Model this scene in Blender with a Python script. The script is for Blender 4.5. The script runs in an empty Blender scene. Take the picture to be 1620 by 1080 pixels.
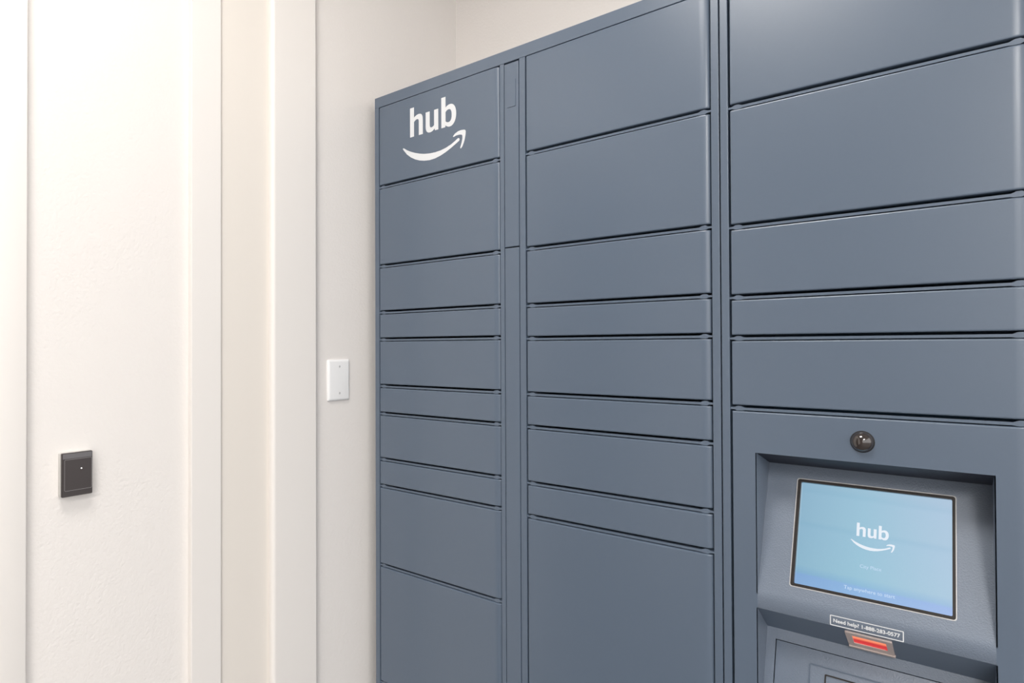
import bpy, bmesh, math, random
from mathutils import Vector, Matrix
from mathutils.geometry import tessellate_polygon

random.seed(7)
S = bpy.context.scene
COL = S.collection

# ------------------------------------------------------------------ camera
ZC = 1.30                       # eye height above the floor
cam_data = bpy.data.cameras.new('camera')
cam = bpy.data.objects.new('camera', cam_data)
COL.objects.link(cam)
cam_data.sensor_width = 36.0
cam_data.lens = 36.0 * 965.15 / 1620.0
cam_data.clip_start = 0.02
cr = Vector((0.802012, 0.597291, -0.004395)).normalized()
cf = Vector((-0.597237, 0.802009, 0.009411)).normalized()
cu = cr.cross(cf).normalized()
m = Matrix((cr, cu, -cf)).transposed().to_4x4()
m.translation = (0, 0, ZC)
cam.matrix_world = m
S.camera = cam

# ------------------------------------------------------------------ world, exposure
w = bpy.data.worlds.new('world')
S.world = w
w.use_nodes = True
w.node_tree.nodes['Background'].inputs[0].default_value = (1.0, 0.985, 0.97, 1)
w.node_tree.nodes['Background'].inputs[1].default_value = 2.3
S.view_settings.view_transform = 'Standard'
S.view_settings.look = 'None'
S.view_settings.exposure = 0.0
S.view_settings.gamma = 1.0
S.view_settings.use_curve_mapping = False
CEIL = 2.74
# (x, y, length x, length y, emission) of flat ceiling panels added out of view to light the room
ADDED_PANELS = [(-0.48, 0.02, 0.60, 0.60, 24.0), (0.95, -1.70, 0.60, 1.20, 34.0)]

# ------------------------------------------------------------------ helpers
def mat(name, color, rough=0.5, metallic=0.0, spec=0.5, bump=None, emit=None, coat=0.0, vary=None):
    mt = bpy.data.materials.new(name)
    mt.use_nodes = True
    nt = mt.node_tree
    b = nt.nodes['Principled BSDF']
    b.inputs['Base Color'].default_value = (*color, 1)
    b.inputs['Roughness'].default_value = rough
    b.inputs['Metallic'].default_value = metallic
    b.inputs['Specular IOR Level'].default_value = spec
    b.inputs['Coat Weight'].default_value = coat
    geo = None
    if bump or vary:
        geo = nt.nodes.new('ShaderNodeTexCoord')
    if bump:
        scale, strength, dist = bump
        n = nt.nodes.new('ShaderNodeTexNoise')
        n.inputs['Scale'].default_value = scale
        n.inputs['Detail'].default_value = 2.5
        nt.links.new(geo.outputs['Object'], n.inputs['Vector'])
        bp = nt.nodes.new('ShaderNodeBump')
        bp.inputs['Strength'].default_value = strength
        bp.inputs['Distance'].default_value = dist
        nt.links.new(n.outputs['Fac'], bp.inputs['Height'])
        nt.links.new(bp.outputs['Normal'], b.inputs['Normal'])
    if vary:
        scale, amount = vary
        n = nt.nodes.new('ShaderNodeTexNoise')
        n.inputs['Scale'].default_value = scale
        n.inputs['Detail'].default_value = 3
        nt.links.new(geo.outputs['Object'], n.inputs['Vector'])
        r = nt.nodes.new('ShaderNodeValToRGB')
        r.color_ramp.elements[0].position = 0.3
        r.color_ramp.elements[1].position = 0.7
        r.color_ramp.elements[0].color = (*[c * (1 - amount) for c in color], 1)
        r.color_ramp.elements[1].color = (*[min(1, c * (1 + amount)) for c in color], 1)
        nt.links.new(n.outputs['Fac'], r.inputs['Fac'])
        nt.links.new(r.outputs['Color'], b.inputs['Base Color'])
    if emit:
        b.inputs['Emission Color'].default_value = (*emit[0], 1)
        b.inputs['Emission Strength'].default_value = emit[1]
    return mt

def wall_mat(name, color, specks=True):
    """painted plaster: roller stipple and a few tiny dirt specks"""
    mt = mat(name, color, rough=0.62, spec=0.35, bump=(170, 0.5, 0.0018))
    nt = mt.node_tree
    if specks:
        b = nt.nodes['Principled BSDF']
        tc = nt.nodes.new('ShaderNodeTexCoord')
        v = nt.nodes.new('ShaderNodeTexVoronoi')
        v.inputs['Scale'].default_value = 5.5
        v.inputs['Randomness'].default_value = 1.0
        nt.links.new(tc.outputs['Object'], v.inputs['Vector'])
        lt = nt.nodes.new('ShaderNodeMath'); lt.operation = 'LESS_THAN'
        lt.inputs[1].default_value = 0.0105
        nt.links.new(v.outputs['Distance'], lt.inputs[0])
        mx = nt.nodes.new('ShaderNodeMix'); mx.data_type = 'RGBA'
        mx.inputs['A'].default_value = (*color, 1)
        mx.inputs['B'].default_value = (0.33, 0.28, 0.24, 1)
        nt.links.new(lt.outputs[0], mx.inputs['Factor'])
        nt.links.new(mx.outputs['Result'], b.inputs['Base Color'])
    return mt

PAINT = (0.100, 0.135, 0.188)
M = {
    'wall': wall_mat('painted_wall', (0.80, 0.765, 0.735)),
    'trim': mat('painted_trim', (0.815, 0.78, 0.745), rough=0.38, spec=0.45, bump=(6, 0.05, 0.004)),
    'beige_trim': mat('beige_board', (0.785, 0.735, 0.675), rough=0.42, spec=0.45, bump=(6, 0.05, 0.004)),  # slightly darker and yellower than the neighbouring trim
    'taupe': mat('unseen_wall_taupe', (0.28, 0.265, 0.25), rough=0.7),
    'dark_door': mat('unseen_dark_door', (0.055, 0.050, 0.048), rough=0.45),
    'ceiling': mat('ceiling_paint', (0.66, 0.65, 0.635), rough=0.8, bump=(120, 0.15, 0.002)),
    'floor': mat('floor_tile', (0.17, 0.16, 0.155), rough=0.6, vary=(4, 0.12)),
    'paint': mat('slate_blue_paint', PAINT, rough=0.32, spec=0.7, bump=(420, 0.06, 0.0006)),
    'powder_lit': mat('slate_blue_powder_coat_lit', (0.142, 0.178, 0.235), rough=0.40, spec=0.8, bump=(480, 0.6, 0.0010)),  # textured coat of the same paint, base lightened for light on the tilted sheets
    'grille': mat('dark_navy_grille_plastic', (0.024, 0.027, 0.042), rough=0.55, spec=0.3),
    'inside': mat('cabinet_inside_metal', (0.10, 0.11, 0.13), rough=0.6),
    'logo': mat('white_vinyl', (0.74, 0.76, 0.78), rough=0.45),
    'rim': mat('black_glossy_rim', (0.028, 0.025, 0.024), rough=0.22, spec=0.6),
    'chrome': mat('bright_trim_metal', (0.72, 0.72, 0.73), rough=0.22, metallic=0.4),
    'dome': mat('smoked_dome_plastic', (0.030, 0.022, 0.020), rough=0.10, spec=0.8, coat=0.5),
    'hole': mat('black_plastic', (0.010, 0.010, 0.012), rough=0.7),
    'scanner': mat('scanner_bezel', (0.56, 0.47, 0.44), rough=0.35, metallic=0.0),
    'reader_dark': mat('dark_brown_plastic', (0.042, 0.034, 0.034), rough=0.36, bump=(700, 0.12, 0.0004)),
    'reader_band': mat('grey_plastic_band', (0.135, 0.13, 0.135), rough=0.45),
    'reader_edge': mat('lighter_grey_edge', (0.26, 0.25, 0.25), rough=0.35),  # outline lighter than the reader face
    'reader_base': mat('pale_grey_plastic', (0.60, 0.585, 0.56), rough=0.45),
    'led': mat('white_led', (0.9, 0.9, 0.9), emit=((1, 0.98, 0.95), 1.0)),
    'plate': mat('white_plastic', (0.86, 0.86, 0.86), rough=0.32),
    'screw': mat('white_painted_screw', (0.72, 0.72, 0.72), rough=0.4),
    'screen_text': mat('lit_screen_white', (0, 0, 0), rough=0.3, emit=((0.86, 0.92, 1.0), 0.92)),
    'screen_small': mat('lit_screen_pale_blue', (0, 0, 0), rough=0.3, emit=((0.58, 0.74, 0.94), 0.95)),
    'steel': mat('brushed_steel', (0.55, 0.55, 0.56), rough=0.35, metallic=1.0),
}

def screen_mat():
    mt = bpy.data.materials.new('lit_blue_screen')
    mt.use_nodes = True
    nt = mt.node_tree
    b = nt.nodes['Principled BSDF']
    b.inputs['Base Color'].default_value = (0.01, 0.012, 0.015, 1)
    b.inputs['Roughness'].default_value = 0.12
    tc = nt.nodes.new('ShaderNodeTexCoord')
    sx = nt.nodes.new('ShaderNodeSeparateXYZ')
    nt.links.new(tc.outputs['Object'], sx.inputs[0])
    # horizontal colour drift of the picture on the screen
    rx = nt.nodes.new('ShaderNodeValToRGB')
    mr = nt.nodes.new('ShaderNodeMapRange')
    mr.inputs['From Min'].default_value = 0.05; mr.inputs['From Max'].default_value = 0.265
    nt.links.new(sx.outputs['X'], mr.inputs['Value'])
    nt.links.new(mr.outputs['Result'], rx.inputs['Fac'])
    e = rx.color_ramp.elements
    e[0].position = 0.0; e[0].color = (0.275, 0.475, 0.63, 1)
    e[1].position = 1.0; e[1].color = (0.46, 0.62, 0.79, 1)
    k = e.new(0.45); k.color = (0.345, 0.575, 0.725, 1)
    # picture bands from top to bottom (local Y runs up, zero at the panel's top edge)
    ry = nt.nodes.new('ShaderNodeValToRGB')
    my = nt.nodes.new('ShaderNodeMapRange')
    my.inputs['From Min'].default_value = -0.192; my.inputs['From Max'].default_value = -0.027
    # the bands of the picture run slightly askew
    sk = nt.nodes.new('ShaderNodeMath'); sk.operation = 'MULTIPLY_ADD'
    sk.inputs[1].default_value = 0.03
    nt.links.new(sx.outputs['X'], sk.inputs[0])
    nt.links.new(sx.outputs['Y'], sk.inputs[2])
    nt.links.new(sk.outputs[0], my.inputs['Value'])
    nt.links.new(my.outputs['Result'], ry.inputs['Fac'])
    f = ry.color_ramp.elements
    f[0].position = 0.0; f[0].color = (0.90, 0.90, 1.12, 1)
    f[1].position = 1.0; f[1].color = (1.0, 0.98, 0.98, 1)
    for p, c in ((0.11, (0.84, 0.86, 1.10)), (0.135, (0.84, 0.92, 1.0)), (0.20, (0.99, 1.02, 1.0)), (0.56, (0.98, 1.0, 1.0)),
                 (0.60, (0.91, 0.96, 0.97)), (0.64, (0.99, 1.0, 0.99)), (0.90, (1.0, 1.0, 1.0)), (0.935, (0.93, 0.96, 0.97))):
        k = f.new(p); k.color = (*c, 1)
    mx = nt.nodes.new('ShaderNodeMix'); mx.data_type = 'RGBA'; mx.blend_type = 'MULTIPLY'
    mx.inputs['Factor'].default_value = 1.0
    nt.links.new(rx.outputs['Color'], mx.inputs['A'])
    nt.links.new(ry.outputs['Color'], mx.inputs['B'])
    nt.links.new(mx.outputs['Result'], b.inputs['Emission Color'])
    b.inputs['Emission Strength'].default_value = 0.92
    return mt
M['screen'] = screen_mat()

def scan_mat():
    """red window: deep red glow, brighter along its upper edge where the tube sits"""
    mt = mat('red_scanner_glass', (0.35, 0.01, 0.01), rough=0.15, spec=0.6)
    nt = mt.node_tree
    b = nt.nodes['Principled BSDF']
    tc = nt.nodes.new('ShaderNodeTexCoord')
    sx = nt.nodes.new('ShaderNodeSeparateXYZ')
    nt.links.new(tc.outputs['Object'], sx.inputs[0])
    mr = nt.nodes.new('ShaderNodeMapRange')
    mr.inputs['From Min'].default_value = -0.049; mr.inputs['From Max'].default_value = -0.018
    nt.links.new(sx.outputs['Y'], mr.inputs['Value'])
    r = nt.nodes.new('ShaderNodeValToRGB')
    nt.links.new(mr.outputs['Result'], r.inputs['Fac'])
    e = r.color_ramp.elements
    e[0].position = 0.0; e[0].color = (0.62, 0.020, 0.018, 1)
    e[1].position = 1.0; e[1].color = (0.72, 0.035, 0.02, 1)
    for p, c in ((0.45, (0.52, 0.015, 0.012)), (0.72, (0.95, 0.28, 0.12)), (0.82, (0.98, 0.34, 0.17))):
        k = e.new(p); k.color = (*c, 1)
    nt.links.new(r.outputs['Color'], b.inputs['Emission Color'])
    b.inputs['Emission Strength'].default_value = 0.9
    return mt
M['scan'] = scan_mat()

def link(name, me, material, parent=None, smooth=None):
    o = bpy.data.objects.new(name, me)
    COL.objects.link(o)
    if material:
        me.materials.append(material)
    if smooth is not None:
        me.polygons.foreach_set('use_smooth', [True] * len(me.polygons))
        me.set_sharp_from_angle(angle=math.radians(smooth))
    if parent:
        o.parent = parent
        if parent.type == 'EMPTY':
            o.matrix_parent_inverse = Matrix.Translation(-parent.location)
    return o

def mesh(name, verts, faces, material, parent=None, smooth=None, fix=True):
    me = bpy.data.meshes.new(name)
    me.from_pydata([tuple(v) for v in verts], [], faces)
    if fix:
        bm = bmesh.new(); bm.from_mesh(me)
        bmesh.ops.remove_doubles(bm, verts=bm.verts, dist=1e-6)
        bmesh.ops.recalc_face_normals(bm, faces=bm.faces)
        bm.to_mesh(me); bm.free()
    me.update()
    return link(name, me, material, parent, smooth)

class Geo:
    def __init__(self): self.v = []; self.f = []
    def add(self, verts, faces):
        n = len(self.v); self.v += [tuple(q) for q in verts]; self.f += [tuple(i + n for i in q) for q in faces]
        return self
    def box(self, x0, x1, y0, y1, z0, z1, b=0.0):
        bm = bmesh.new()
        bmesh.ops.create_cube(bm, size=1)
        for q in bm.verts:
            q.co = Vector(((x0 + x1) / 2 + q.co.x * (x1 - x0), (y0 + y1) / 2 + q.co.y * (y1 - y0), (z0 + z1) / 2 + q.co.z * (z1 - z0)))
        if b:
            bmesh.ops.bevel(bm, geom=list(bm.edges), offset=b, segments=2, affect='EDGES', profile=0.5)
        bm.verts.index_update()
        self.add([q.co for q in bm.verts], [[q.index for q in p.verts] for p in bm.faces])
        bm.free(); return self
    def prism(self, pts, fn, d0, d1):
        """closed 2-D outline extruded between depths d0 and d1; fn(a, b, d) -> xyz"""
        n = len(pts)
        tri = tessellate_polygon([[Vector((a, b, 0)) for a, b in pts]])
        vs = [fn(a, b, d0) for a, b in pts] + [fn(a, b, d1) for a, b in pts]
        fs = [tuple(t) for t in tri] + [tuple(i + n for i in t) for t in tri]
        fs += [(i, (i + 1) % n, (i + 1) % n + n, i + n) for i in range(n)]
        return self.add(vs, fs)
    def build(self, name, material, parent=None, smooth=None):
        bm = bmesh.new()
        vs = [bm.verts.new(q) for q in self.v]
        for q in self.f:
            try: bm.faces.new([vs[i] for i in q])
            except ValueError: pass
        bmesh.ops.recalc_face_normals(bm, faces=bm.faces)
        me = bpy.data.meshes.new(name); bm.to_mesh(me); bm.free()
        return link(name, me, material, parent, smooth)

def empty(name, loc):
    o = bpy.data.objects.new(name, None)
    o.empty_display_size = 0.1
    o.location = loc
    COL.objects.link(o)
    return o

def tag(o, label, cat, group=None):
    o['label'] = label; o['category'] = cat
    if group: o['group'] = group

def struct(o, label=None):
    o['kind'] = 'structure'
    if label: o['label'] = label
    return o

def box(name, x0, x1, y0, y1, z0, z1, material, parent=None, b=0.0):
    return Geo().box(x0, x1, y0, y1, z0, z1, b).build(name, material, parent, None)

def rr(a0, a1, b0, b1, r, n=4):
    """rounded rectangle outline"""
    pts = []
    for ca, cb, s in ((a1 - r, b1 - r, 0), (a0 + r, b1 - r, 90), (a0 + r, b0 + r, 180), (a1 - r, b0 + r, 270)):
        for i in range(n + 1):
            t = math.radians(s + 90 * i / n)
            pts.append((ca + r * math.cos(t), cb + r * math.sin(t)))
    return pts

def bez(p0, p1, p2, p3, n=7):
    out = []
    for i in range(1, n + 1):
        t = i / n; s = 1 - t
        out.append(tuple(s**3 * a + 3 * s * s * t * b + 3 * s * t * t * c + t**3 * d for a, b, c, d in zip(p0, p1, p2, p3)))
    return out

# ------------------------------------------------------------------ the room
XL, YB = -1.2550, 1.4016          # left wall plane, wall behind the lockers
XR, YF = 2.00, -2.60
struct(box('floor', XL - .1, 14.0, -14.0, YB + .1, -0.1, 0.0, M['floor']), 'floor of the parcel room')
struct(box('ceiling', XL - .1, XR + .1, YF, YB + .1, CEIL, CEIL + .1, M['ceiling']), 'ceiling of the parcel room')
struct(box('wall_left', XL - .1, XL, YF, YB + .1, 0.0, CEIL, M['wall']), 'off-white stippled wall with black card reader')
struct(box('wall_back', XL, XR, YB, YB + .1, 0.0, CEIL, M['wall']), 'off-white wall rising behind the lockers')


struct(box('wall_front', XL - .1, 0.25, YF - .1, YF, 0.0, CEIL, M['taupe']), 'added taupe wall, out of view behind the viewer')  # unseen wall, kept dull to darken what the lockers reflect
# the right side and rear right of the room are left open to admit added world light

# smooth door casing at the left edge of the view, its added unseen door nearer the viewer
g = Geo()
g.box(XL, XL + .015, 0.239, 0.3287, 0.0, 2.15, 0.002)
g.box(XL, XL + .015, -0.730, -0.640, 0.0, 2.15, 0.002)
g.box(XL, XL + .015, -0.640, 0.239, 2.06, 2.15, 0.002)
struct(g.build('trim_1', M['trim'], None, 40), 'smooth flat door casing at left')
d = struct(box('door_1', XL, XL + .006, -0.634, 0.234, 0.008, 2.055, M['dark_door'], b=0.002), 'added flush dark door, out of view inside the left casing')  # unseen door, made dark so the middle column reflects something dim
hg = Geo()
hg.box(XL + .006, XL + .014, -0.590, -0.545, 0.90, 1.10, 0.002)
hg.box(XL + .014, XL + .050, -0.576, -0.560, 1.035, 1.050, 0.003)
hg.box(XL + .040, XL + .056, -0.576, -0.455, 1.034, 1.051, 0.005)
hg.build('door_handle', M['steel'], d, 40)

# built-up trim: narrow strip, beige recessed board, wide casing with a rounded near edge
struct(box('trim_2', XL, XL + .013, 0.5954, 0.6560, 0.0, CEIL, M['trim'], b=0.0012), 'narrow white trim strip right of the card reader')
struct(box('trim_3', XL, XL + .006, 0.6562, 0.7676, 0.0, CEIL, M['beige_trim']), 'beige board between the narrow strip and the wide casing')
def casing():
    x0, x1, y0, y1, r = XL, XL + .020, 0.7678, 0.8824, 0.009
    pts = [(x0, y0), (x1 - r - .001, y0), (x1 - r, y0)]
    for i in range(1, 8):
        t = math.radians(90 * i / 8)
        pts.append((x1 - r + r * math.sin(t), y0 + r - r * math.cos(t)))
    pts += [(x1, y0 + r), (x1, y0 + r + .001), (x1, y1 - .0015), (x1 - .0015, y1), (x0, y1)]
    g = Geo().prism(pts, lambda a, b, z: (a, b, z), 0.0, CEIL)
    return g.build('trim_4', M['trim'], None, 40)
struct(casing(), 'wide smooth casing with rounded edge left of the wall plate')

# added ceiling panels out of view, standing in for bounced flash and fill
for i, (px, py, lx, ly, em) in enumerate(ADDED_PANELS):
    t = empty('added_ceiling_light', (px, py, CEIL))
    tag(t, ('square' if i == 0 else 'long rectangular') + ' flat white ceiling light panel, added out of view', 'ceiling light')
    g = Geo(); q = 0.02; z0, z1 = CEIL - 0.03, CEIL
    g.box(px - lx/2, px + lx/2, py - ly/2, py - ly/2 + q, z0, z1).box(px - lx/2, px + lx/2, py + ly/2 - q, py + ly/2, z0, z1)
    g.box(px - lx/2, px - lx/2 + q, py - ly/2 + q, py + ly/2 - q, z0, z1).box(px + lx/2 - q, px + lx/2, py - ly/2 + q, py + ly/2 - q, z0, z1)
    g.build('panel_frame', M['plate'], t)
    em_m = mat('added_panel_diffuser', (0.9, 0.9, 0.9), emit=((1.0, 0.965, 0.925), em))
    box('diffuser', px - lx/2 + q, px + lx/2 - q, py - ly/2 + q, py + ly/2 - q, CEIL - 0.02, CEIL - 0.004, em_m, t)

# ------------------------------------------------------------------ the lockers
P = 1.05                        # distance of the door fronts along Y
BACK = YB - 0.004
TOP = ZC + 0.6438
DTOP = ZC + 0.6155              # top edge of the top doors
DBOT = 0.085                    # bottom edge of the lowest doors

def door(x0, x1, z0, z1, parent, name='door'):
    th, bl, rw, rd = 0.019, 0.0016, 0.0165, 0.0062
    prof = [(x0, P + th), (x0, P + bl), (x0 + bl * .35, P + bl * .35), (x0 + bl, P), (x0 + bl + .0006, P), (x1 - rw - .0006, P)]
    N = 7
    for i in range(N + 1):
        a = math.radians(90 * i / N)
        prof.append((x1 - rw + rw * math.sin(a), P + rd * (1 - math.cos(a))))
    prof.append((x1, P + th))
    rings = [(z0, 0.0022), (z0 + .0007, 0.0007), (z0 + .0022, 0.0), (z0 + .0028, 0.0), (z1 - .0028, 0.0), (z1 - .0022, 0.0), (z1 - .0007, 0.0007), (z1, 0.0022)]
    n = len(prof); vs = []; fs = []
    for z, ins in rings:
        for i, (x, y) in enumerate(prof):
            vs.append((x, y if i in (0, n - 1) else y + ins, z))
    for k in range(len(rings) - 1):
        for i in range(n):
            j = (i + 1) % n
            fs.append((k*n + i, k*n + j, (k+1)*n + j, (k+1)*n + i))
    fs.append(tuple(range(n))); fs.append(tuple(range((len(rings)-1)*n, len(rings)*n)))
    return mesh(name, vs, fs, M['paint'], parent, 32)

def crossbar(x0, x1, zb, parent):
    """thin rail between two doors with its clip near each end"""
    a, b = zb - .0064, zb - .0022
    pts = [(x0, a + .001), (x0 + .007, a + .0008), (x0 + .011, a - .0010), (x0 + .019, a - .0010), (x0 + .024, a), (x1 - .024, a), (x1 - .019, a - .0010),
           (x1 - .011, a - .0010), (x1 - .007, a + .0008), (x1, a + .001), (x1, b), (x1 - .007, b + .0004), (x1 - .011, b + .0026), (x1 - .017, b + .0026), (x1 - .023, b),
           (x0 + .023, b), (x0 + .017, b + .0026), (x0 + .011, b + .0026), (x0 + .007, b + .0004), (x0, b)]
    return Geo().prism(pts, lambda u, v, y: (u, y, v), P + .0028, P + .018).build('crossbar', M['paint'], parent)

def shell(x0, x1, parts, parent):
    """open-fronted sheet metal carcass"""
    t = 0.0018; y0 = P + .010
    g = Geo()
    g.box(x0, x0 + t, y0, BACK, 0.06, TOP).box(x1 - t, x1, y0, BACK, 0.06, TOP)
    g.box(x0 + t, x1 - t, BACK - t, BACK, 0.06, TOP)
    g.box(x0 + t, x1 - t, y0, BACK - t, TOP - t, TOP).box(x0 + t, x1 - t, y0, BACK - t, 0.06, 0.06 + t)
    for a, b in parts:
        g.box(a, b, P + .02, BACK - t, 0.06 + t, TOP - t)
    return g.build('cabinet_body', M['paint'], parent)

def column(x0, x1, zs, parent, bar0, bar1):
    """doors from the top edge downwards, split at the heights zs (relative to the eye)"""
    edges = [ZC + z for z in zs]
    top = DTOP; out = []
    for zb in edges + [None]:
        bot = (zb + .0020) if zb else DBOT
        out.append(door(x0, x1, bot, top, parent))
        if zb:
            crossbar(bar0, bar1, zb, parent)
            top = zb - .0082
    return out

# --- two-column unit with the printed sign
UA0, UA1 = -1.2217, -0.3376
unit = empty('parcel_locker', ((UA0 + UA1) / 2, (P + BACK) / 2, 0.0))
tag(unit, 'slate blue two-column parcel locker with white lettering and curved arrow on top left door', 'locker')
shell(UA0, UA1, [(-0.8125, -0.8110), (-0.7480, -0.7465)], unit)
def stile(x0, x1, parent, z0=0.06, z1=None):
    return box('stile', x0, x1, P + .0006, P + .022, z0, z1 or (TOP - .0273), M['paint'], parent, b=0.0009)
stile(UA0, -1.2066, unit)
stile(-0.8127, -0.8017, unit)
stile(-0.7606, -0.7455, unit)
stile(-0.3512, UA1, unit)
box('top_rail', UA0, UA1, P + .0006, P + .022, TOP - .0272, TOP, M['paint'], unit, b=0.0009)
box('plinth', UA0 + .004, UA1 - .004, P + .012, BACK - .01, 0.0, 0.0598, M['paint'], unit)
box('cable_cover', -0.8000, -0.7623, P + .0001, P + .014, ZC + .2160, ZC + .6131, M['paint'], unit, b=0.0014)
box('cable_cover', -0.8000, -0.7623, P + .0001, P + .014, 0.064, ZC + .2138, M['paint'], unit, b=0.0014)
sl = Geo().prism(rr(-.7925, -.7690, ZC + .5171, ZC + .5763, .0022), lambda a, b, y: (a, y, b), P - .0011, P + .0009)
sl.build('slot_cover', M['paint'], unit, 30)

Z1 = [.4140, .2112, .0932, .0240, -.0943, -.1646, -.2806, -.3484, -.5493, -.8472]
Z2 = [.4122, .2103, .0906, .0212, -.0952, -.1644, -.2822, -.3517]
Z3 = [.4081, .2045, .0856, .0170, -.1007]
col1 = column(-1.2030, -0.8157, Z1, unit, -1.2066, -0.8127)
col2 = column(-0.7418, -0.3540, Z2, unit, -0.7455, -0.3512)

# --- lettering
HUB_H = [(0, 0), (0, .0715), (.0138, .0715), (.0138, .0462)] + bez((.0138, .0462), (.0185, .0498), (.0250, .0516), (.0300, .0516)) \
    + bez((.0300, .0516), (.0395, .0516), (.0437, .0460), (.0437, .0360)) + [(.0437, 0), (.0300, 0), (.0300, .0325)] \
    + bez((.0300, .0325), (.0300, .0380), (.0282, .0402), (.0245, .0402), 5) + bez((.0245, .0402), (.0208, .0402), (.0172, .0385), (.0138, .0352), 4) + [(.0138, 0)]
HUB_U = [(.0533, .0492), (.0668, .0492), (.0668, .0180)] + bez((.0668, .0180), (.0668, .0118), (.0688, .0096), (.0724, .0096), 5) \
    + bez((.0724, .0096), (.0755, .0096), (.0785, .0108), (.0812, .0132), 4) + [(.0812, .0492), (.0948, .0492), (.0948, 0), (.0838, 0), (.0826, .0048)] \
    + bez((.0826, .0048), (.0785, .0008), (.0735, -.0014), (.0680, -.0014)) + bez((.0680, -.0014), (.0578, -.0014), (.0533, .0042), (.0533, .0150))
HUB_B = [(.1046, 0), (.1046, .0715), (.1182, .0715), (.1182, .0460)] + bez((.1182, .0460), (.1220, .0492), (.1270, .0510), (.1325, .0510)) \
    + bez((.1325, .0510), (.1440, .0510), (.1514, .0410), (.1514, .0254)) + bez((.1514, .0254), (.1514, .0095), (.1430, -.0014), (.1312, -.0014)) \
    + bez((.1312, -.0014), (.1262, -.0014), (.1220, .0006), (.1182, .0044), 5) + [(.1170, 0)]
HUB_B_IN = [(.1182, .0352), (.1182, .0138)] + bez((.1182, .0138), (.1206, .0112), (.1238, .0098), (.1275, .0098), 5) \
    + bez((.1275, .0098), (.1338, .0098), (.1374, .0150), (.1374, .0248), 6) + bez((.1374, .0248), (.1374, .0348), (.1344, .0398), (.1286, .0398), 6) \
    + bez((.1286, .0398), (.1246, .0398), (.1212, .0384), (.1182, .0352), 5)[:-1]
SMILE = [(-.0259, -.0226), (-.0218, -.0280), (-.0111, -.0392), (.0022, -.0489), (.018, -.0569), (.0336, -.0624), (.049, -.0658), (.0668, -.0676), (.0843, -.0668), (.1016, -.0636),
         (.1186, -.0585), (.1354, -.052), (.1497, -.0455), (.1602, -.0405), (.1619, -.0378), (.1607, -.0350), (.1581, -.0337), (.1544, -.0347), (.1473, -.0385), (.1355, -.0437),
         (.1187, -.0486), (.1016, -.0514), (.0844, -.0523), (.0669, -.0516), (.0491, -.0493), (.0337, -.0459), (.0181, -.0411), (.0023, -.0351), (-.0111, -.0287), (-.0205, -.0228), (-.0240, -.0214)]
ARROW = [(.1412, -.0264), (.1474, -.0214), (.1568, -.0180), (.1661, -.0172), (.1754, -.0182), (.1790, -.0197), (.1804, -.0227), (.1799, -.0296), (.1776, -.0395), (.1741, -.0484), (.1701, -.0553),
         (.1664, -.0587), (.1641, -.0591), (.1634, -.0567), (.1655, -.0519), (.1683, -.0446), (.1702, -.0371), (.1702, -.031), (.1684, -.0282), (.1614, -.0267), (.1521, -.0265), (.1450, -.0280), (.1422, -.0282)]

def logo(name, fn, parent, material):
    """hub lettering over the smile arrow; fn(x, z) -> xyz of the flat print"""
    vs = []; fs = []
    for loops in ([HUB_H], [HUB_U], [HUB_B, HUB_B_IN], [SMILE], [ARROW]):
        flat = [q for l in loops for q in l]
        tri = tessellate_polygon([[Vector((a, b, 0)) for a, b in l] for l in loops])
        n = len(vs)
        vs += [fn(a, b) for a, b in flat]
        fs += [tuple(i + n for i in t) for t in tri]
    return mesh(name, vs, fs, material, parent, fix=False)

logo('door_logo', lambda a, b: (-1.0908 + a, P - .0004, ZC + .5154 + b), col1[0], M['logo'])['label'] = 'white lettering over a curved arrow'

def lettering(name, text, fn, width, parent, material, bold=0.0, center=None, left=None, base=0.0, height=None):
    """print `text` as flat mesh, fitted to `width`; fn(a, b) -> xyz"""
    cu_ = bpy.data.curves.new('tmp_text', 'FONT')
    cu_.body = text; cu_.size = 1.0; cu_.offset = bold
    cu_.resolution_u = 3
    ob = bpy.data.objects.new('tmp_text', cu_)
    COL.objects.link(ob)
    dg = bpy.context.evaluated_depsgraph_get()
    me = bpy.data.meshes.new_from_object(ob.evaluated_get(dg))
    bpy.data.objects.remove(ob); bpy.data.curves.remove(cu_)
    xs = [q.co.x for q in me.vertices]; ys = [q.co.y for q in me.vertices]
    x0, x1 = min(xs), max(xs); k = width / (x1 - x0)
    ky = k if not height else height / (max(ys) - min(ys))
    a0 = left if left is not None else center - width / 2
    for q in me.vertices:
        q.co = Vector(fn(a0 + (q.co.x - x0) * k, base + q.co.y * ky))
    me.name = name
    me.materials.clear()
    return link(name, me, material, parent)

# --- kiosk unit
UB0, UB1 = -0.3354, 0.0905
kiosk = empty('kiosk_locker', ((UB0 + UB1) / 2, (P + BACK) / 2, 0.0))
tag(kiosk, 'slate blue locker column with tilted lit touch screen below its doors', 'locker')
shell(UB0, UB1, [], kiosk)
stile(UB0, -0.3222, kiosk)
stile(0.0725, UB1, kiosk)
box('top_rail', UB0, UB1, P + .0006, P + .022, TOP - .0272, TOP, M['paint'], kiosk, b=0.0009)
box('plinth', UB0 + .004, UB1 - .004, P + .012, BACK - .01, 0.0, 0.0598, M['paint'], kiosk)
KX0, KX1 = -0.3185, 0.0692
zt = DTOP
for zb in Z3:
    door(KX0, KX1, ZC + zb + .0020, zt, kiosk)
    crossbar(-0.3222, 0.0725, ZC + zb, kiosk)
    zt = ZC + zb - .0082

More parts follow.
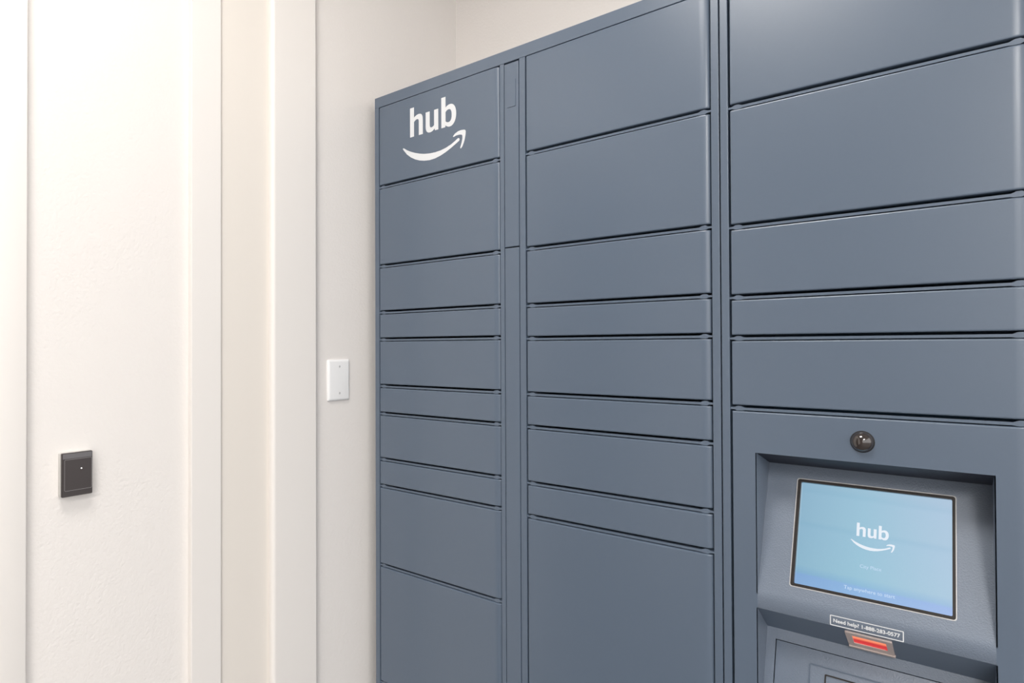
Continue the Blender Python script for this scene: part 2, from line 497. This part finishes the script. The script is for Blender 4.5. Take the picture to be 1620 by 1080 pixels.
# front sheet with the two openings
OX0, OX1 = -0.2798, 0.0287
OT, LT, LB, OB = ZC - .1760, ZC - .4070, ZC - .4310, ZC - .6750
def front_panel():
    g = Geo(); y = P; yb = P + .016; b = .0022
    xs = [KX0 + .0016, KX0 + .0022, OX0, OX1, KX1 - .0171, KX1 - .0165]
    zs = [DBOT + b, DBOT + b + .0006, OB, LB, LT, OT, zt - b - .0006, zt - b]
    V = lambda x, z: (x, y, z)
    for i in range(5):
        for k in range(7):
            if i == 2 and k in (2, 3, 4): continue
            g.add([V(xs[i], zs[k]), V(xs[i+1], zs[k]), V(xs[i+1], zs[k+1]), V(xs[i], zs[k+1])], [(0, 1, 2, 3)])
    # rolled edges: top, bottom, left, right
    def strip(lo, hi, path):
        for (a, c), (a2, c2) in zip(path, path[1:]):
            g.add([lo(a, c), hi(a, c), hi(a2, c2), lo(a2, c2)], [(0, 1, 2, 3)])
    arc = [(0, 0), (.0010, .0003), (.0018, .0010), (.0022, .0022), (.0022, .016)]
    for k in range(5):
        strip(lambda a, c: (xs[k], y + c, zs[7] + a), lambda a, c: (xs[k+1], y + c, zs[7] + a), arc)
        strip(lambda a, c: (xs[k], y + c, zs[0] - a), lambda a, c: (xs[k+1], y + c, zs[0] - a), arc)
    la = [(0, 0), (.0010, .0004), (.0016, .0016), (.0016, .016)]
    ra = [(.0165 * math.sin(math.radians(90 * i / 7)), .0062 * (1 - math.cos(math.radians(90 * i / 7)))) for i in range(8)] + [(.0165, .016)]
    for k in range(7):
        strip(lambda a, c: (xs[0] - a, y + c, zs[k]), lambda a, c: (xs[0] - a, y + c, zs[k+1]), la)
        strip(lambda a, c: (xs[5] + a, y + c, zs[k]), lambda a, c: (xs[5] + a, y + c, zs[k+1]), ra)
    # close the four rounded corners
    for sx, pa in ((-1, la), (1, ra)):
        for sz, zc_ in ((1, zs[7]), (-1, zs[0])):
            xc = xs[0] if sx < 0 else xs[5]
            for (a, c), (a2, c2) in zip(pa, pa[1:]):
                prev = None
                for (u, v) in arc:
                    cur = ((xc + sx * a, y + max(c, v), zc_ + sz * u), (xc + sx * a2, y + max(c2, v), zc_ + sz * u))
                    if prev: g.add([prev[0], prev[1], cur[1], cur[0]], [(0, 1, 2, 3)])
                    prev = cur
    bm = bmesh.new()
    vs = [bm.verts.new(q) for q in g.v]
    for q in g.f: bm.faces.new([vs[i] for i in q])
    bmesh.ops.remove_doubles(bm, verts=bm.verts, dist=1e-5)
    bmesh.ops.dissolve_degenerate(bm, dist=1e-6, edges=bm.edges)
    bmesh.ops.recalc_face_normals(bm, faces=bm.faces)
    # make the front look out of the cabinet
    me = bpy.data.meshes.new('kiosk_panel'); bm.to_mesh(me); bm.free()
    return link('kiosk_panel', me, M['paint'], kiosk, 32)
panel = front_panel()
panel['label'] = 'slate blue front sheet around the screen and scanner recess'

def frame(o, v):
    """local axes on a sloping sheet: a along X, b UP the slope (negative = down), d out of the sheet"""
    o = Vector(o); ux = Vector((1, 0, 0)); vv = Vector(v).normalized(); nn = ux.cross(-vv)
    if nn.y > 0: nn = -nn
    mw = Matrix((ux, -vv, nn)).transposed().to_4x4(); mw.translation = o
    return mw
SY, SZ = 1.1337, ZC - .2045          # back upper corner of the display recess
FS = frame((OX0, SY, SZ), (0, P - SY, LT - SZ))
SLEN = math.hypot(P - SY, LT - SZ)
LY, LZ = 1.1108, ZC - .4821          # back upper corner of the lower recess
FU = frame((OX0, P, LB), (0, LY - P, LZ - LB))
ULEN = math.hypot(LY - P, LZ - LB)
FL = frame((OX0, LY, LZ), (0, P - LY, OB - LZ))
LLEN = math.hypot(P - LY, OB - LZ)
FC = frame((OX0, P, OT), (0, SY - P, SZ - OT))
CLEN = math.hypot(SY - P, SZ - OT)
OW = OX1 - OX0

# hood above the screen: folds down and inwards, with the loudspeaker perforations
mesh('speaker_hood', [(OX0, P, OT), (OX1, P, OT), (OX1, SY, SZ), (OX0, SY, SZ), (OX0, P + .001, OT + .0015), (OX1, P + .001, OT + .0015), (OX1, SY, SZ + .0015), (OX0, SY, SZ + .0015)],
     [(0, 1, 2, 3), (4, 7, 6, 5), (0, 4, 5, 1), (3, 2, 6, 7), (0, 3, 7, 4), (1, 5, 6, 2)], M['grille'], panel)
def perforations(a0, a1, b0, b1, nx, ny, r):
    g = Geo()
    for i in range(nx):
        for j in range(ny):
            a = a0 + (a1 - a0) * (i + (j % 2) * .5) / nx; b = b0 + (b1 - b0) * j / (ny - 1)
            ring = [(a + r * math.cos(t * math.pi / 4), b + r * math.sin(t * math.pi / 4)) for t in range(8)]
            g.add([FC @ Vector((p, q, .00025)) for p, q in ring], [tuple(range(8))])
    o = g.build('speaker_perforations', M['hole'], panel)
    o['kind'] = 'stuff'
    return o
perforations(.222, .284, -.018, -.058, 12, 6, .0014)

# cheeks of both recesses
def cheek(name, x, pts):
    s = .0015 if x > -.1 else -.0015
    Geo().prism(pts, lambda y, z, d: (d, y, z), x, x + s).build(name, M['powder_lit'], panel)
for x in (OX0, OX1):
    cheek('display_cheek', x, [(P, OT), (SY, SZ), (P, LT)])
    cheek('scanner_cheek', x, [(P, LB), (LY, LZ), (P, OB)])

# tilted display sheet bent round into the vertical lip below it, with the window for the screen
BA0, BA1, BB0, BB1 = .0470, .2660, -.0218, -.1970      # rim outline
HA0, HA1, HB0, HB1 = .0495, .2635, -.0243, -.1945      # hole in the sheet
def display_sheet():
    g = Geo()
    as_ = [0, HA0, HA1, OW]; bs = [0, HB0, HB1, -SLEN + .007]
    for i in range(3):
        for k in range(3):
            if i == 1 and k == 1: continue
            g.add([FS @ Vector((as_[i + p], bs[k + q], 0)) for p, q in ((0, 0), (1, 0), (1, 1), (0, 1))], [(0, 1, 2, 3)])
    p0 = FS @ Vector((0, -SLEN + .007, 0)); c = Vector((OX0, P, LT)); p2 = Vector((OX0, P, LT - .007))
    path = []
    for i in range(7):
        t = i / 6
        path.append(p0 * (1-t)**2 + c * 2*t*(1-t) + p2 * t*t)
    path += [Vector((OX0, P, LB + .0012)), Vector((OX0, P + .0006, LB + .0002))]
    for q, r in zip(path, path[1:]):
        for i in range(3):
            e0, e1 = Vector((as_[i], 0, 0)), Vector((as_[i+1], 0, 0))
            g.add([q + e0, q + e1, r + e1, r + e0], [(0, 1, 2, 3)])
    bm = bmesh.new()
    vs = [bm.verts.new(q) for q in g.v]
    for q in g.f: bm.faces.new([vs[i] for i in q])
    bmesh.ops.remove_doubles(bm, verts=bm.verts, dist=1e-5)
    bmesh.ops.recalc_face_normals(bm, faces=bm.faces)
    me = bpy.data.meshes.new('display_panel'); bm.to_mesh(me); bm.free()
    return link('display_panel', me, M['powder_lit'], panel, 40)
display_sheet()

def ring_geo(F, outer, inner, d0, d1, g=None):
    """frame between two outlines with the same number of points"""
    g = g or Geo(); n = len(outer)
    loops = [[F @ Vector((a, b, d)) for a, b in l] for l, d in ((outer, d0), (outer, d1), (inner, d1), (inner, d0))]
    vs = [q for l in loops for q in l]
    fs = []
    for k in range(4):
        for i in range(n):
            j = (i + 1) % n; k2 = (k + 1) % 4
            fs.append((k*n + i, k*n + j, k2*n + j, k2*n + i))
    return g.add(vs, fs)
ring_geo(FS, rr(BA0, BA1, BB1, BB0, .004), rr(BA0 + .0013, BA1 - .0013, BB1 + .0013, BB0 - .0013, .0035), -.001, .0010).build('screen_trim', M['chrome'], panel, 40)
ring_geo(FS, rr(BA0 + .0013, BA1 - .0013, BB1 + .0013, BB0 - .0013, .0035), rr(.0535, .2608, -.1912, -.0275, .0018), -.0075, .0007).build('screen_rim', M['rim'], panel, 40)

def flat(name, F, pts, d, material, parent):
    """flat outline on a sloping sheet, object axes = sheet axes"""
    me = bpy.data.meshes.new(name)
    tri = tessellate_polygon([[Vector((a, b, 0)) for a, b in pts]])
    me.from_pydata([(a, b, d) for a, b in pts] + [(a, b, d - .002) for a, b in pts], [],
                   [tuple(t) for t in tri] + [tuple(i + len(pts) for i in reversed(t)) for t in tri] + [(i, (i+1) % len(pts), (i+1) % len(pts) + len(pts), i + len(pts)) for i in range(len(pts))])
    bm = bmesh.new(); bm.from_mesh(me); bmesh.ops.recalc_face_normals(bm, faces=bm.faces); bm.to_mesh(me); bm.free()
    o = link(name, me, material, parent)
    o.matrix_basis = F
    return o
scr = flat('touch_screen', FS, [(.0530, -.0270), (.2613, -.0270), (.2613, -.1917), (.0530, -.1917)], -.0055, M['screen'], panel)
scr['label'] = 'lit pale blue touch screen'
SD = -.0051
onS = lambda a, b: FS @ Vector((a, b, SD))
k = .0435 / .1514
logo('screen_logo', lambda a, b: onS(.1377 + a * k, -.1012 + b * k), panel, M['screen_text'])
lettering('screen_place_name', 'City Place', onS, .0285, panel, M['screen_small'], bold=0.0, left=.1442, base=-.1482)
lettering('screen_prompt', 'Tap anywhere to start', onS, .0675, panel, M['screen_small'], bold=0.006, left=.1238, base=-.1835)

# camera dome above the screen
dx, dz = -.1266, ZC - .1442
def dome(r, name, material, y, depth):
    vs = []; fs = []; R_, N = 8, 28
    for i in range(R_):
        t = math.pi / 2 * i / R_
        for j in range(N):
            p = 2 * math.pi * j / N
            vs.append((dx + r * math.cos(t) * math.cos(p), y - depth * math.sin(t), dz + r * math.cos(t) * math.sin(p)))
    vs.append((dx, y - depth, dz))
    for i in range(R_ - 1):
        for j in range(N):
            j2 = (j + 1) % N
            fs.append((i*N + j, i*N + j2, (i+1)*N + j2, (i+1)*N + j))
    for j in range(N): fs.append(((R_-1)*N + j, (R_-1)*N + (j+1) % N, R_*N))
    fs.append(tuple(range(N)))
    return mesh(name, vs, fs, material, panel, 60)
dome(.0165, 'dome_collar', M['hole'], P, .0035)
dome(.0150, 'camera_dome', M['dome'], P - .0012, .0125)['label'] = 'smoked round camera dome'

# underside fold with the scanner, and the lower tilted sheet
mesh('scanner_hood', [(OX0, P + .0006, LB + .0002), (OX1, P + .0006, LB + .0002), (OX1, LY, LZ), (OX0, LY, LZ), (OX0, P + .002, LB + .0015), (OX1, P + .002, LB + .0015), (OX1, LY, LZ + .0015), (OX0, LY, LZ + .0015)],
     [(0, 1, 2, 3), (4, 7, 6, 5), (0, 4, 5, 1), (3, 2, 6, 7), (0, 3, 7, 4), (1, 5, 6, 2)], M['paint'], panel)
q0, q1 = .1263, .1880
ring_geo(FU, rr(q0, q1, -.0640, -.0070, .0015), rr(.1350, .1800, -.0495, -.0172, .0010), -.004, .0020).build('scanner_bezel', M['scanner'], panel, 40)
Geo().add([FU @ Vector(v) for v in ((q0, -.0640, .0), (q1 + .001, -.0640, .0), (q1 + .001, -.0690, .0), (q0, -.0690, .0), (q0, -.0640, .0035), (q1 + .001, -.0640, .0035), (q1 + .001, -.0690, .0035), (q0, -.0690, .0035))],
          [(0, 1, 2, 3), (4, 5, 6, 7), (0, 1, 5, 4), (1, 2, 6, 5), (2, 3, 7, 6), (3, 0, 4, 7)]).build('scanner_flange', M['scanner'], panel)
flat('scanner_window', FU, [(.1345, -.0167), (.1805, -.0167), (.1805, -.0500), (.1345, -.0500)], .0008, M['scan'], panel)['label'] = 'glowing red barcode scanner window'

# lower sheet: fixed border, inset hatch, keypad frame with a lock
g = Geo()
ha0, ha1, hb0 = .0148, OW - .0148, -.0172
hb1 = -LLEN + .016
as_ = [0, ha0, ha1, OW]; bs = [0, hb0, hb1, -LLEN]
for i in range(3):
    for kk in range(3):
        if i == 1 and kk == 1: continue
        g.add([FL @ Vector((as_[i + p], bs[kk + q], 0)) for p, q in ((0, 0), (1, 0), (1, 1), (0, 1))], [(0, 1, 2, 3)])
g.build('lower_panel', M['powder_lit'], panel)
def slab(name, F, a0, a1, b0, b1, d0, d1, material, bev):
    o = Geo().box(a0, a1, b0, b1, d0, d1, bev)
    o.v = [tuple(F @ Vector(q)) for q in o.v]
    return o.build(name, material, panel, 40)
slab('service_hatch', FL, ha0 + .0012, ha1 - .0012, hb1 + .0012, hb0 - .0012, -.012, -.0002, M['powder_lit'], .0005)
slab('hatch_backing', FL, ha0 - .002, ha1 + .002, hb1 - .002, hb0 + .002, -.020, -.014, M['inside'], 0)
ring_geo(FL, rr(.0679, .2000, -.1500, -.0400, .003), rr(.0695, .1984, -.1484, -.0416, .002), -.001, .0013).build('pad_border', M['paint'], panel, 40)
ring_geo(FL, rr(.0915, .1400, -.1000, -.0503, .002), rr(.0935, .1380, -.0980, -.0523, .0015), -.001, .0016).build('lock_frame', M['rim'], panel, 40)
def lock():
    g = Geo(); c = (.1209, -.0640); n = 20; path = [(.0092, 0), (.0092, .003), (.0080, .0042), (.0062, .0046), (.0055, .0036), (.0001, .0036)]
    for (r, d), (r2, d2) in zip(path, path[1:]):
        for i in range(n):
            t, u = 2 * math.pi * i / n, 2 * math.pi * (i + 1) / n
            g.add([FL @ Vector((c[0] + rr_ * math.cos(x), c[1] + rr_ * math.sin(x), dd)) for rr_, x, dd in ((r, t, d), (r, u, d), (r2, u, d2), (r2, t, d2))], [(0, 1, 2, 3)])
    bm = bmesh.new(); vs = [bm.verts.new(q) for q in g.v]
    for q in g.f: bm.faces.new([vs[i] for i in q])
    bmesh.ops.remove_doubles(bm, verts=bm.verts, dist=1e-5); bmesh.ops.recalc_face_normals(bm, faces=bm.faces)
    me = bpy.data.meshes.new('lock'); bm.to_mesh(me); bm.free()
    return link('lock', me, M['steel'], panel, 40)
lock()

# printed help line on the lip
onL = lambda a, b: (a, P - .0004, ZC + b)
def flat_ring(outer, inner, fn, name, material, parent):
    n = len(outer)
    vs = [fn(a, b) for a, b in outer] + [fn(a, b) for a, b in inner]
    return mesh(name, vs, [(i, (i+1) % n, (i+1) % n + n, i + n) for i in range(n)], material, parent, fix=False)
flat_ring(rr(-.1726, -.0764, -.4297, -.4140, .0012), rr(-.1713, -.0777, -.4284, -.4153, .0005), onL, 'help_label_border', M['logo'], panel)
lettering('help_label_text', 'Need help? 1-888-283-0577', onL, .0870, panel, M['logo'], bold=0.024, left=-.1680, base=-.4243)

# ------------------------------------------------------------------ card reader on the left wall
RY0, RY1, RZ0, RZ1 = 0.3764, 0.4229, ZC - 0.2539, ZC - 0.1788
t = empty('card_reader', (XL, (RY0 + RY1) / 2, RZ0))
tag(t, 'small dark card reader mounted on the left wall', 'card reader')
Geo().prism(rr(RY0, RY1 + .0006, RZ0 - .0006, RZ1 + .0006, .002), lambda a, b, x: (x, a, b), XL, XL + .0105).build('reader_base', M['reader_base'], t, 30)
def reader_cover():
    g = Geo(); o = rr(RY0 + .0006, RY1, RZ0, RZ1, .0018); n = len(o)
    i1 = rr(RY0 + .0016, RY1 - .001, RZ0 + .001, RZ1 - .001, .0012)
    vs = [(XL + .0105, a, b) for a, b in o] + [(XL + .0145, a, b) for a, b in o] + [(XL + .016, a, b) for a, b in i1]
    fs = [(k*n + i, k*n + (i+1) % n, (k+1)*n + (i+1) % n, (k+1)*n + i) for k in range(2) for i in range(n)] + [tuple(range(2*n, 3*n)), tuple(range(n))]
    return mesh('reader_cover', vs, fs, M['reader_dark'], t, 30)
reader_cover()
gy0, gy1 = RY0 + .09 * (RY1 - RY0), RY0 + .955 * (RY1 - RY0)
gz1, gz0 = RZ1 - .148 * (RZ1 - RZ0), RZ1 - .855 * (RZ1 - RZ0)
box('header_band', XL + .0155, XL + .0163, RY0 + .0018, RY1 - .0012, gz1 + .0012, RZ1 - .0012, M['reader_band'], t, b=0.0003)
Geo().prism(rr(gy0, gy1, gz0, gz1, .0016), lambda a, b, x: (x, a, b), XL + .0155, XL + .0172).build('reader_face', M['reader_dark'], t, 30)
flat_ring(rr(gy0 - .0004, gy1 + .0004, gz0 - .0004, gz1 + .0004, .0020), rr(gy0 + .0002, gy1 - .0002, gz0 + .0002, gz1 - .0002, .0014), lambda a, b: (XL + .01725, a, b), 'face_edge', M['reader_edge'], t)
cy, cz = RY0 + .62 * (RY1 - RY0), RZ1 - .375 * (RZ1 - RZ0)
Geo().prism([(cy + .0011 * math.cos(i * math.pi / 5), cz + .0011 * math.sin(i * math.pi / 5)) for i in range(10)], lambda a, b, x: (x, a, b), XL + .0165, XL + .0176).build('indicator_light', M['led'], t)

# ------------------------------------------------------------------ blank wall plate beside the lockers
PY0, PY1, PZ0, PZ1 = 0.9267, 0.9918, ZC - 0.1305, ZC - 0.0289
t = empty('blank_wall_plate', (XL, (PY0 + PY1) / 2, PZ0))
tag(t, 'white blank wall plate with two screws beside the locker', 'wall plate')
def blank():
    rings = [(0.0, 0.0), (0.0022, 0.0), (0.0042, .0014), (0.0056, .0036), (.0060, .0055)]
    vs = []; n = 0
    for x, ins in rings:
        o = rr(PY0 + ins, PY1 - ins, PZ0 + ins, PZ1 - ins, .003); n = len(o)
        vs += [(XL + x, a, b) for a, b in o]
    fs = [(k*n + i, k*n + (i+1) % n, (k+1)*n + (i+1) % n, (k+1)*n + i) for k in range(len(rings)-1) for i in range(n)]
    fs += [tuple(range((len(rings)-1)*n, len(rings)*n)), tuple(range(n))]
    return mesh('plate', vs, fs, M['plate'], t, 50)
blank()
pc = (PY0 + PY1) / 2
for sz in (PZ1 - .0170, PZ0 + .0185):
    g = Geo(); n = 14; path = [(.0033, .0058), (.0030, .0066), (.0018, .0071)]
    vs = [(XL + x, pc + r * math.cos(2*math.pi*i/n), sz + r * math.sin(2*math.pi*i/n)) for r, x in path for i in range(n)]
    fs = [(k*n + i, k*n + (i+1) % n, (k+1)*n + (i+1) % n, (k+1)*n + i) for k in range(2) for i in range(n)] + [tuple(range(2*n, 3*n)), tuple(range(n))]
    sc = mesh('screw', vs, fs, M['screw'], t, 40)
    slot = box('screw_slot', XL + .0069, XL + .00725, pc - .0004, pc + .0004, sz - .0022, sz + .0022, M['hole'], sc)
